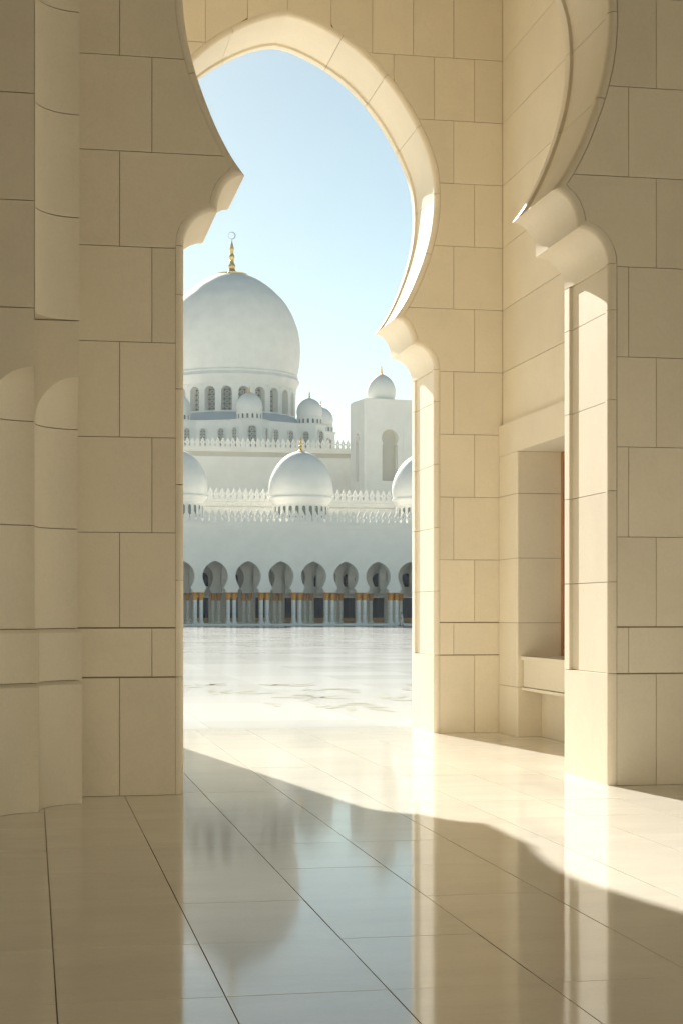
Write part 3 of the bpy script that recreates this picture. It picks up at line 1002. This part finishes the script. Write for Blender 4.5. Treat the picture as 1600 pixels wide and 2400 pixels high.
DX, DY = 36.07, 300.0
great = catmull([(0.0, 63.72), (1.3, 63.68), (2.77, 63.45), (4.6, 62.68), (6.74, 61.25), (8.24, 59.9), (9.74, 58.3), (10.94, 56.3), (11.68, 54.55), (12.28, 52.45),
                 (12.55, 49.9), (12.46, 47.8), (12.2, 46.0), (11.95, 44.9)], 4)
great += [(11.95, 44.8), (12.12, 44.7), (12.15, 44.5), (11.98, 44.4), (12.2, 44.05), (12.42, 43.75), (12.32, 43.4), (11.95, 42.8), (11.68, 42.2)]
gd = bpy.data.objects.new('great_dome', None); COL.objects.link(gd); gd.parent = ph; gd.location = (DX, DY, 0)
obj('shell', MB().lathe(great, 128).mesh('shell', 'white', 28), gd)
# drum with 24 deep arched window recesses
NW = 24
RD, RI = 11.68, 10.35
A_OFF = math.radians(-96.86 - 4.7)
drum = MB()
hw_a = math.radians(4.75)
zb, zs_, zt = 37.3, 40.75, 42.2
nseg = 8
for kx in range(NW):
    a = A_OFF + 2 * PI * kx / NW
    def P(r, ang, z):
        return (r * math.cos(ang), r * math.sin(ang), z)
    aL, aR = a - hw_a, a + hw_a
    bL, bR = a - PI / NW, a + PI / NW
    mid = (bR - aR)
    for s0, s1 in ((bL, aL), (aR, bR)):
        drum.add([P(RD, s0, 36.0), P(RD, s1, 36.0), P(RD, s1, zt), P(RD, s0, zt)], [[0, 1, 2, 3]])
    drum.add([P(RD, aL, 36.0), P(RD, aR, 36.0), P(RD, aR, zb), P(RD, aL, zb)], [[0, 1, 2, 3]])
    drum.add([P(RD, aL, zb), P(RD, aR, zb), P(RI, aR, zb), P(RI, aL, zb)], [[0, 1, 2, 3]])
    hA = RD * hw_a
    arcp = [(hw_a * math.cos(PI * i / nseg), zs_ + hA * 0.92 * math.sin(PI * i / nseg)) for i in range(nseg + 1)]
    for (q0, z0), (q1, z1) in zip(arcp[:-1], arcp[1:]):
        drum.add([P(RD, a + q0, z0), P(RD, a + q1, z1), P(RD, a + q1, zt), P(RD, a + q0, zt)], [[0, 1, 2, 3]])
        drum.add([P(RD, a + q0, z0), P(RD, a + q1, z1), P(RI, a + q1, z1), P(RI, a + q0, z0)], [[0, 1, 2, 3]])
    for q in (aL, aR):
        drum.add([P(RD, q, zb), P(RD, q, zs_), P(RI, q, zs_), P(RI, q, zb)], [[0, 1, 2, 3]])
    # low-relief blind arch above the opening
    ra = hA * 1.35
    for i in range(10):
        t0, t1 = PI * i / 10, PI * (i + 1) / 10
        for rr, dr in ((ra, 0.0),):
            q = []
            for t in (t0, t1):
                for rad in (rr, rr + 0.16):
                    q.append((a + rad * math.cos(t) / RD, zs_ + 1.0 + rad * 0.45 * math.sin(t)))
            drum.add([P(RD + 0.10, q[0][0], q[0][1]), P(RD + 0.10, q[1][0], q[1][1]), P(RD + 0.10, q[3][0], q[3][1]), P(RD + 0.10, q[2][0], q[2][1]),
                      P(RD - 0.02, q[0][0], q[0][1]), P(RD - 0.02, q[1][0], q[1][1]), P(RD - 0.02, q[3][0], q[3][1]), P(RD - 0.02, q[2][0], q[2][1])],
                     [[0, 1, 2, 3], [0, 4, 7, 3], [1, 5, 6, 2]])
obj('drum', drum.mesh('drum', 'white', 25), gd)

def lattice_meshes(wd, ht, bar):
    """dark pane with an interlaced star grille in front; local: x across, z up, facing -y"""
    hh = ht - wd / 2
    poly = [(-wd / 2, 0), (wd / 2, 0), (wd / 2, hh)] + [(wd / 2 * math.cos(t * PI / 8), hh + wd / 2 * math.sin(t * PI / 8)) for t in range(1, 8)] + [(-wd / 2, hh)]
    pane = MB().prism_y(poly, 0.10, 0.16).mesh('pane', 'dimglass')
    g = MB()
    def inside(x, z):
        if abs(x) > wd / 2 or z < 0: return False
        return z <= hh or x * x + (z - hh) ** 2 <= (wd / 2) ** 2
    def seg(x0, z0, x1, z1):
        # clip by marching
        n = 24
        run = None
        for i in range(n + 1):
            t = i / n
            p = (x0 + (x1 - x0) * t, z0 + (z1 - z0) * t)
            ok = inside(*p)
            if ok and run is None: run = [p, p]
            elif ok: run[1] = p
            if (not ok or i == n) and run is not None:
                (ax, az), (bx, bz) = run
                l = math.hypot(bx - ax, bz - az)
                if l > bar:
                    nx, nz = -(bz - az) / l * bar / 2, (bx - ax) / l * bar / 2
                    g.add([(ax + nx, 0, az + nz), (bx + nx, 0, bz + nz), (bx - nx, 0, bz - nz), (ax - nx, 0, az - nz),
                           (ax + nx, 0.07, az + nz), (bx + nx, 0.07, bz + nz), (bx - nx, 0.07, bz - nz), (ax - nx, 0.07, az - nz)],
                          [[0, 1, 2, 3], [0, 4, 5, 1], [2, 6, 7, 3]])
                run = None
    cell = wd / 2
    m = int(ht / cell) + 1
    for i in range(m + 1):
        for sx in (-1, 0, 1):
            cx_, cz_ = sx * cell, i * cell
            # eight-pointed star strokes
            for kk in range(8):
                t0 = kk * PI / 4
                t1 = t0 + 3 * PI / 4
                r = cell * 0.56
                seg(cx_ + r * math.cos(t0), cz_ + r * math.sin(t0), cx_ + r * math.cos(t1), cz_ + r * math.sin(t1))
    k = len(poly)
    inn = [(x * 0.9, z * 0.97 + 0.03) for x, z in poly]
    vs = [(x, -0.01, z) for x, z in poly] + [(x, -0.01, z) for x, z in inn]
    g.add(vs, [[i, (i + 1) % k, k + (i + 1) % k, k + i] for i in range(k)])
    return pane, g.mesh('lattice', 'lattice')
wdt = 2 * RI * math.sin(hw_a)
PANE, LATT = lattice_meshes(wdt, 4.3, 0.075)
for kx in range(NW):
    a = A_OFF + 2 * PI * kx / NW
    if math.sin(a) > 0.45:
        continue
    wo = bpy.data.objects.new('window', None); COL.objects.link(wo); wo.parent = gd
    obj('window_pane', PANE, gd, ((RI + 0.02) * math.cos(a), (RI + 0.02) * math.sin(a), zb)).rotation_euler = (0, 0, a + PI / 2)
    obj('window_lattice', LATT, gd, ((RI + 0.02) * math.cos(a), (RI + 0.02) * math.sin(a), zb)).rotation_euler = (0, 0, a + PI / 2)
    bpy.data.objects.remove(wo)
obj('drum_core', MB().lathe([(RI - 0.2, 36), (RI - 0.2, 43)], 48).mesh('drum_core', 'dimglass', 40), gd)
# finial with crescent
s = 1.0
fp = [(2.9, 63.42), (2.92, 63.62), (2.2, 63.78), (1.2, 63.9), (0.72, 64.25), (0.55, 64.7), (0.62, 64.8), (0.66, 65.15), (0.58, 65.45), (0.38, 65.73), (0.34, 66.0), (0.45, 66.12), (0.34, 66.25),
      (0.40, 66.4), (0.52, 66.8), (0.50, 67.0), (0.36, 67.3), (0.26, 67.5), (0.32, 67.63), (0.25, 67.78), (0.34, 68.0), (0.42, 68.3), (0.36, 68.6), (0.24, 68.85), (0.27, 69.05), (0.15, 69.35), (0.06, 69.7), (0.04, 70.1)]
obj('finial', MB().lathe(fp, 20).mesh('finial', 'gold', 50), gd)
cr = MB()
Ro, Ri, off = 0.70, 0.57, -0.085
n = 40
vs = []
for i in range(n):
    t = 2 * PI * i / n
    for y in (-0.10, 0.10):
        vs.append((Ro * math.cos(t), y, 70.76 + Ro * math.sin(t)))
    for y in (-0.10, 0.10):
        vs.append((off + Ri * math.cos(t), y, 70.76 + Ri * math.sin(t)))
fs = []
for i in range(n):
    a, b = 4 * i, 4 * ((i + 1) % n)
    fs += [[a, b, b + 2, a + 2], [a + 1, a + 3, b + 3, b + 1], [a, a + 1, b + 1, b], [a + 2, b + 2, b + 3, a + 3]]
cr.add(vs, fs)
cro = obj('crescent', cr.mesh('crescent', 'steel', 40), gd)
cro.rotation_euler = (0, 0, -math.radians(7))

# ring building below the drum: eight bays, each under a small dome
RB = 16.75
bays = [math.radians(-96.86 + 10.4 + 45 * k) for k in range(8)]
outline = []
for k, a in enumerate(bays):
    er, et = Vector((math.cos(a), math.sin(a))), Vector((-math.sin(a), math.cos(a)))
    for rr, tt in ((16.3, -3.6), (19.0, -1.7), (19.0, 1.7), (16.3, 3.6)):
        p = er * rr + et * tt
        outline.append((p.x, p.y))
rb = MB().prism(outline, 24.5, 34.7)
q = [(x * 1.012, y * 1.012) for x, y in outline]
rb.prism(q, 34.7, 35.0)
ringo = bpy.data.objects.new('drum_base', None); COL.objects.link(ringo); ringo.parent = ph; ringo.location = (DX, DY, 0)
obj('wall', rb.mesh('wall', 'white'), ringo)
cone = MB().lathe([(16.3, 35.02), (11.9, 36.9), (11.5, 37.2)], 96)
obj('sloping_roof', cone.mesh('sloping_roof', 'roof', 40), ringo)
PL1, LT1 = lattice_meshes(1.55, 4.6, 0.07)
PL2, LT2 = lattice_meshes(1.05, 4.0, 0.06)
SUR = {}
def surround(wd, ht):
    hh = ht - wd / 2
    poly = [(-wd / 2, 0), (wd / 2, 0), (wd / 2, hh)] + [(wd / 2 * math.cos(t * PI / 8), hh + wd / 2 * math.sin(t * PI / 8)) for t in range(1, 8)] + [(-wd / 2, hh)]
    out = [(x * 1.18, -0.1 if z == 0 else z + 0.1 * (z / ht)) for x, z in poly]
    k = len(poly)
    vs = [(x, -0.26, z) for x, z in out] + [(x, -0.26, z) for x, z in poly] + [(x, 0.0, z) for x, z in poly] + [(x, 0.0, z) for x, z in out]
    fs = []
    for i in range(k):
        j = (i + 1) % k
        fs += [[i, j, k + j, k + i], [k + i, k + j, 2 * k + j, 2 * k + i], [i, 3 * k + i, 3 * k + j, j]]
    return MB().add(vs, fs).mesh('window_surround', 'white')
S1, S2 = surround(1.55, 4.6), surround(1.05, 4.0)
no = len(outline)
for i in range(no):
    p, qn = Vector(outline[i]), Vector(outline[(i + 1) % no])
    mid = (p + qn) / 2
    if mid.y > 6:
        continue
    dvec = (qn - p).normalized()
    nrm_ = Vector((dvec.y, -dvec.x))
    if nrm_.dot(mid) < 0: nrm_ = -nrm_
    ang = math.atan2(nrm_.y, nrm_.x) + PI / 2
    typ = i % 4
    if typ == 1:
        spots = [(mid, PL1, LT1, S1, 29.3)]
    elif typ == 3:
        spots = [(mid - dvec * 1.6, PL2, LT2, S2, 29.6), (mid + dvec * 1.6, PL2, LT2, S2, 29.6)]
    else:
        spots = [(mid, PL2, LT2, S2, 29.6)]
    for c_, pm, lm, sm, z in spots:
        b_ = c_ + nrm_ * 0.12
        for nm, me in (('window_pane', pm), ('window_lattice', lm), ('window_surround', sm)):
            o = obj(nm, me, ringo, (c_.x + nrm_.x * (0.19 if nm == 'window_pane' else 0.17 if nm == 'window_lattice' else 0.02),
                                    c_.y + nrm_.y * (0.19 if nm == 'window_pane' else 0.17 if nm == 'window_lattice' else 0.02), z))
            o.rotation_euler = (0, 0, ang)
small = catmull([(0.0, 39.75), (0.6, 39.65), (1.25, 39.3), (1.8, 38.75), (2.15, 38.15), (2.3, 37.45), (2.27, 36.9), (2.15, 36.4)], 3) + \
    [(2.15, 36.35), (2.3, 36.3), (2.3, 36.15), (2.2, 36.05), (2.2, 34.6)]
for a in bays:
    if math.sin(a) < 0.6:
        dome(ph, DX + RB * math.cos(a), DY + RB * math.sin(a), small, 16, 2.2, 35.15, 35.95, 0.26, 39.72, ww=0.36, nseg=40)

# ------------------------------------------------------------------ square corner tower with its own dome
tw = thing('square_tower', 'square white tower with a keyhole niche and a small dome, right of the great dome', 'tower')
tw.location = (46.56, 228.0, 0)
tw.rotation_euler = (0, 0, math.radians(10))
WT, LT_, ZT = 7.1, 5.4, 31.75
def keyhole(cx_, z0, wr, rh, zc_):
    """outline points of a keyhole: straight shaft half width wr, round head radius rh centred at zc_"""
    t0 = math.asin(min(0.98, wr * 0.86 / rh))
    pts = [(cx_ + wr, z0), (cx_ + wr, zc_ - rh * math.cos(t0) - 0.25), (cx_ + wr * 0.86, zc_ - rh * math.cos(t0))]
    n = 16
    for i in range(1, n):
        t = -PI / 2 + t0 + (2 * PI - 2 * t0) * i / n
        pts.append((cx_ + rh * math.cos(t), zc_ + rh * math.sin(t)))
    pts += [(cx_ - wr * 0.86, zc_ - rh * math.cos(t0)), (cx_ - wr, zc_ - rh * math.cos(t0) - 0.25), (cx_ - wr, z0)]
    return pts
tb = MB()
tb.box(0.0, WT, 0.95, LT_, 10, ZT)
tb.box(-0.06, WT + 0.06, -0.06, LT_ + 0.06, ZT - 0.001, ZT + 0.22)
def plate_with_hole(hole, xa, xb, za, zb_, fn):
    """flat wall xa..xb, za..zb_ round an outline 'hole' that starts/ends on its bottom edge; fn maps (x,z,depth)"""
    mb = MB()
    n = len(hole)
    zmin = hole[0][1]
    # below
    def quad(*pp):
        mb.add([fn(x, z, 0) for x, z in pp], [list(range(len(pp)))])
    quad((xa, za), (xb, za), (xb, zmin), (xa, zmin))
    top_i = max(range(n), key=lambda i: hole[i][1])
    for i in range(n - 1):
        p, q_ = hole[i], hole[i + 1]
        xe = xb if i < top_i else xa
        quad(p, (xe, p[1]), (xe, q_[1]), q_)
        mb.add([fn(p[0], p[1], 0), fn(q_[0], q_[1], 0), fn(q_[0], q_[1], 1), fn(p[0], p[1], 1)], [[0, 1, 2, 3]])
    zt_ = hole[top_i][1]
    quad((xa, zt_), (xb, zt_), (xb, zb_), (xa, zb_))
    mb.add([fn(hole[0][0], zmin, 0), fn(hole[-1][0], zmin, 0), fn(hole[-1][0], zmin, 1), fn(hole[0][0], zmin, 1)], [[0, 1, 2, 3]])
    return mb
obj('wall', tb.mesh('wall', 'white'), tw)
hole = keyhole(3.55, 20.3, 1.18, 1.28, 26.4)
fm = plate_with_hole(hole, 0.0, WT, 10, ZT, lambda x, z, d: (x, 0.0 + 0.94 * d, z))
obj('front_face', fm.mesh('front_face', 'white'), tw)
hole2 = keyhole(LT_ / 2 + 0.1, 20.3, 0.62, 0.82, 26.4)
fm = plate_with_hole(hole2, 0.0, LT_, 10, ZT, lambda x, z, d: (-0.42 + 0.41 * d, LT_ - x, z))
fm.box(-0.42, 0, -0.0005, 0.0, 10, ZT)
obj('left_face', fm.mesh('left_face', 'white'), tw)
obj('niche_glass', MB().box(-0.006, 0.004, LT_ / 2 - 0.45, LT_ / 2 + 0.25, 20.5, 27.0).mesh('niche_glass', 'glass'), tw)
obj('niche_back', MB().box(2.1, 5.0, 0.90, 0.94, 20.0, 28.0).mesh('niche_back', 'frieze'), tw)  # coloured darker beige than the wall so the recess stands out
obj('groove', MB().box(5.6, 5.72, -0.05, 0.0, 18, 28.9).mesh('groove', 'white'), tw)
tprof = catmull([(0.0, 35.85), (0.55, 35.7), (1.15, 35.3), (1.65, 34.7), (1.98, 33.9), (2.06, 33.2), (2.0, 32.6), (1.85, 32.2)], 3) + [(1.85, 32.15), (1.95, 32.1), (1.95, 31.9), (1.85, 31.8)]
dome(tw, 3.35, 2.7, tprof, 0, 0, 0, 0, 0.24, 35.85, nseg=48)

# ------------------------------------------------------------------ person walking in front of the arcade
PX, PY = 43.66, 192.9
per = thing('person', 'tiny person in a white robe and white cap walking past the arcade columns', 'person', (PX, PY, 0))
def skinned(name, verts, edges, radii, m, parent, root=0, sub=2):
    me = bpy.data.meshes.new(name)
    me.from_pydata(verts, edges, [])
    me.materials.append(M[m])
    o = obj(name, me, parent)
    md = o.modifiers.new('skin', 'SKIN')
    for i, r in enumerate(radii):
        r = r if isinstance(r, tuple) else (r, r)
        me.skin_vertices[0].data[i].radius = r
        me.skin_vertices[0].data[i].use_root = (i == root)
    md.use_smooth_shade = True
    sb = o.modifiers.new('sub', 'SUBSURF'); sb.levels = sub; sb.render_levels = sub
    return o
# walking to the left (-x), body upright, one arm forward carrying
bv = [(0, 0, 0.95), (0.0, 0, 1.15), (-0.01, 0, 1.38), (-0.02, 0, 1.47), (-0.035, 0, 1.56), (-0.04, 0, 1.65),
      (-0.02, -0.09, 0.90), (-0.10, -0.09, 0.50), (-0.17, -0.09, 0.08), (-0.30, -0.09, 0.04),
      (0.02, 0.09, 0.90), (0.08, 0.09, 0.50), (0.20, 0.09, 0.11), (0.10, 0.09, 0.04),
      (-0.01, -0.19, 1.36), (0.03, -0.23, 1.10), (-0.12, -0.22, 0.92), (-0.19, -0.21, 0.88),
      (-0.01, 0.19, 1.36), (-0.03, 0.23, 1.10), (-0.20, 0.20, 0.98), (-0.27, 0.19, 0.97)]
be = [(0, 1), (1, 2), (2, 3), (3, 4), (4, 5), (0, 6), (6, 7), (7, 8), (8, 9), (0, 10), (10, 11), (11, 12), (12, 13),
      (2, 14), (14, 15), (15, 16), (16, 17), (2, 18), (18, 19), (19, 20), (20, 21)]
br = [0.13, 0.12, 0.13, 0.055, 0.085, 0.07, 0.085, 0.055, 0.04, 0.035, 0.085, 0.055, 0.04, 0.035, 0.05, 0.042, 0.033, 0.03, 0.05, 0.042, 0.033, 0.03]
skinned('body', bv, be, br, 'skin', per)
rv = [(0, 0, 1.40), (0, 0, 1.15), (0, 0, 0.90), (-0.01, 0, 0.55), (-0.01, 0, 0.22), (-0.01, -0.19, 1.37), (0.03, -0.235, 1.10), (-0.09, -0.225, 0.95),
      (-0.01, 0.19, 1.37), (-0.03, 0.235, 1.10), (-0.17, 0.205, 0.99)]
re_ = [(0, 1), (1, 2), (2, 3), (3, 4), (0, 5), (5, 6), (6, 7), (0, 8), (8, 9), (9, 10)]
rr_ = [(0.15, 0.13), (0.17, 0.15), (0.19, 0.17), (0.21, 0.18), (0.25, 0.19), 0.075, 0.065, 0.06, 0.075, 0.065, 0.06]
skinned('robe', rv, re_, rr_, 'cloth', per)
cap = MB().lathe([(0.108, 1.60), (0.112, 1.66), (0.10, 1.72), (0.06, 1.755), (0.0, 1.76)], 16)
co = obj('cap', cap.mesh('cap', 'cloth', 60), per); co.location = (-0.035, 0, 0)
for (fx, fy, fz) in ((-0.24, -0.09, 0.0), (0.14, 0.09, 0.0)):
    sh = MB().prism([(-0.13, -0.03), (-0.10, -0.05), (0.09, -0.045), (0.12, 0.0), (0.09, 0.045), (-0.10, 0.05), (-0.13, 0.03)], 0.0, 0.075)
    obj('shoe', sh.mesh('shoe', 'shoe'), per, (fx, fy, fz))

# small litter bin on the step
bn = thing('litter_bin', 'small steel and black litter bin on the arcade step at the left', 'bin', (18.38, YA - 0.7, 0.235))
obj('body', MB().lathe([(0.0, 0.0), (0.16, 0.0), (0.16, 0.58), (0.0, 0.58)], 20).mesh('body', 'steel', 40), bn)
obj('base_ring', MB().lathe([(0.0, -0.0), (0.175, 0.0), (0.175, 0.04), (0.16, 0.05)], 20).mesh('base_ring', 'black', 40), bn)
obj('lid', MB().lathe([(0.15, 0.58), (0.17, 0.59), (0.17, 0.66), (0.12, 0.70), (0.0, 0.71)], 20).mesh('lid', 'black', 40), bn)
obj('door_panel', MB().box(-0.07, 0.07, -0.168, -0.13, 0.07, 0.55).mesh('door_panel', 'black'), bn)

# ------------------------------------------------------------------ dusty desert air over the court
hz = bpy.data.materials.new('pale_haze'); hz.use_nodes = True
nt = hz.node_tree
nt.nodes.remove(nt.nodes['Principled BSDF'])
pv = nt.nodes.new('ShaderNodeVolumePrincipled')
pv.inputs['Color'].default_value = (0.80, 0.91, 1.0, 1)
pv.inputs['Density'].default_value = 0.00011
pv.inputs['Anisotropy'].default_value = 0.35
nt.links.new(pv.outputs[0], nt.nodes['Material Output'].inputs['Volume'])
me = MB().box(-260, 300, -120, 420, -1.06, 80.0).mesh('haze', None)
me.materials.append(hz)
struct(obj('haze', me), 'stuff')
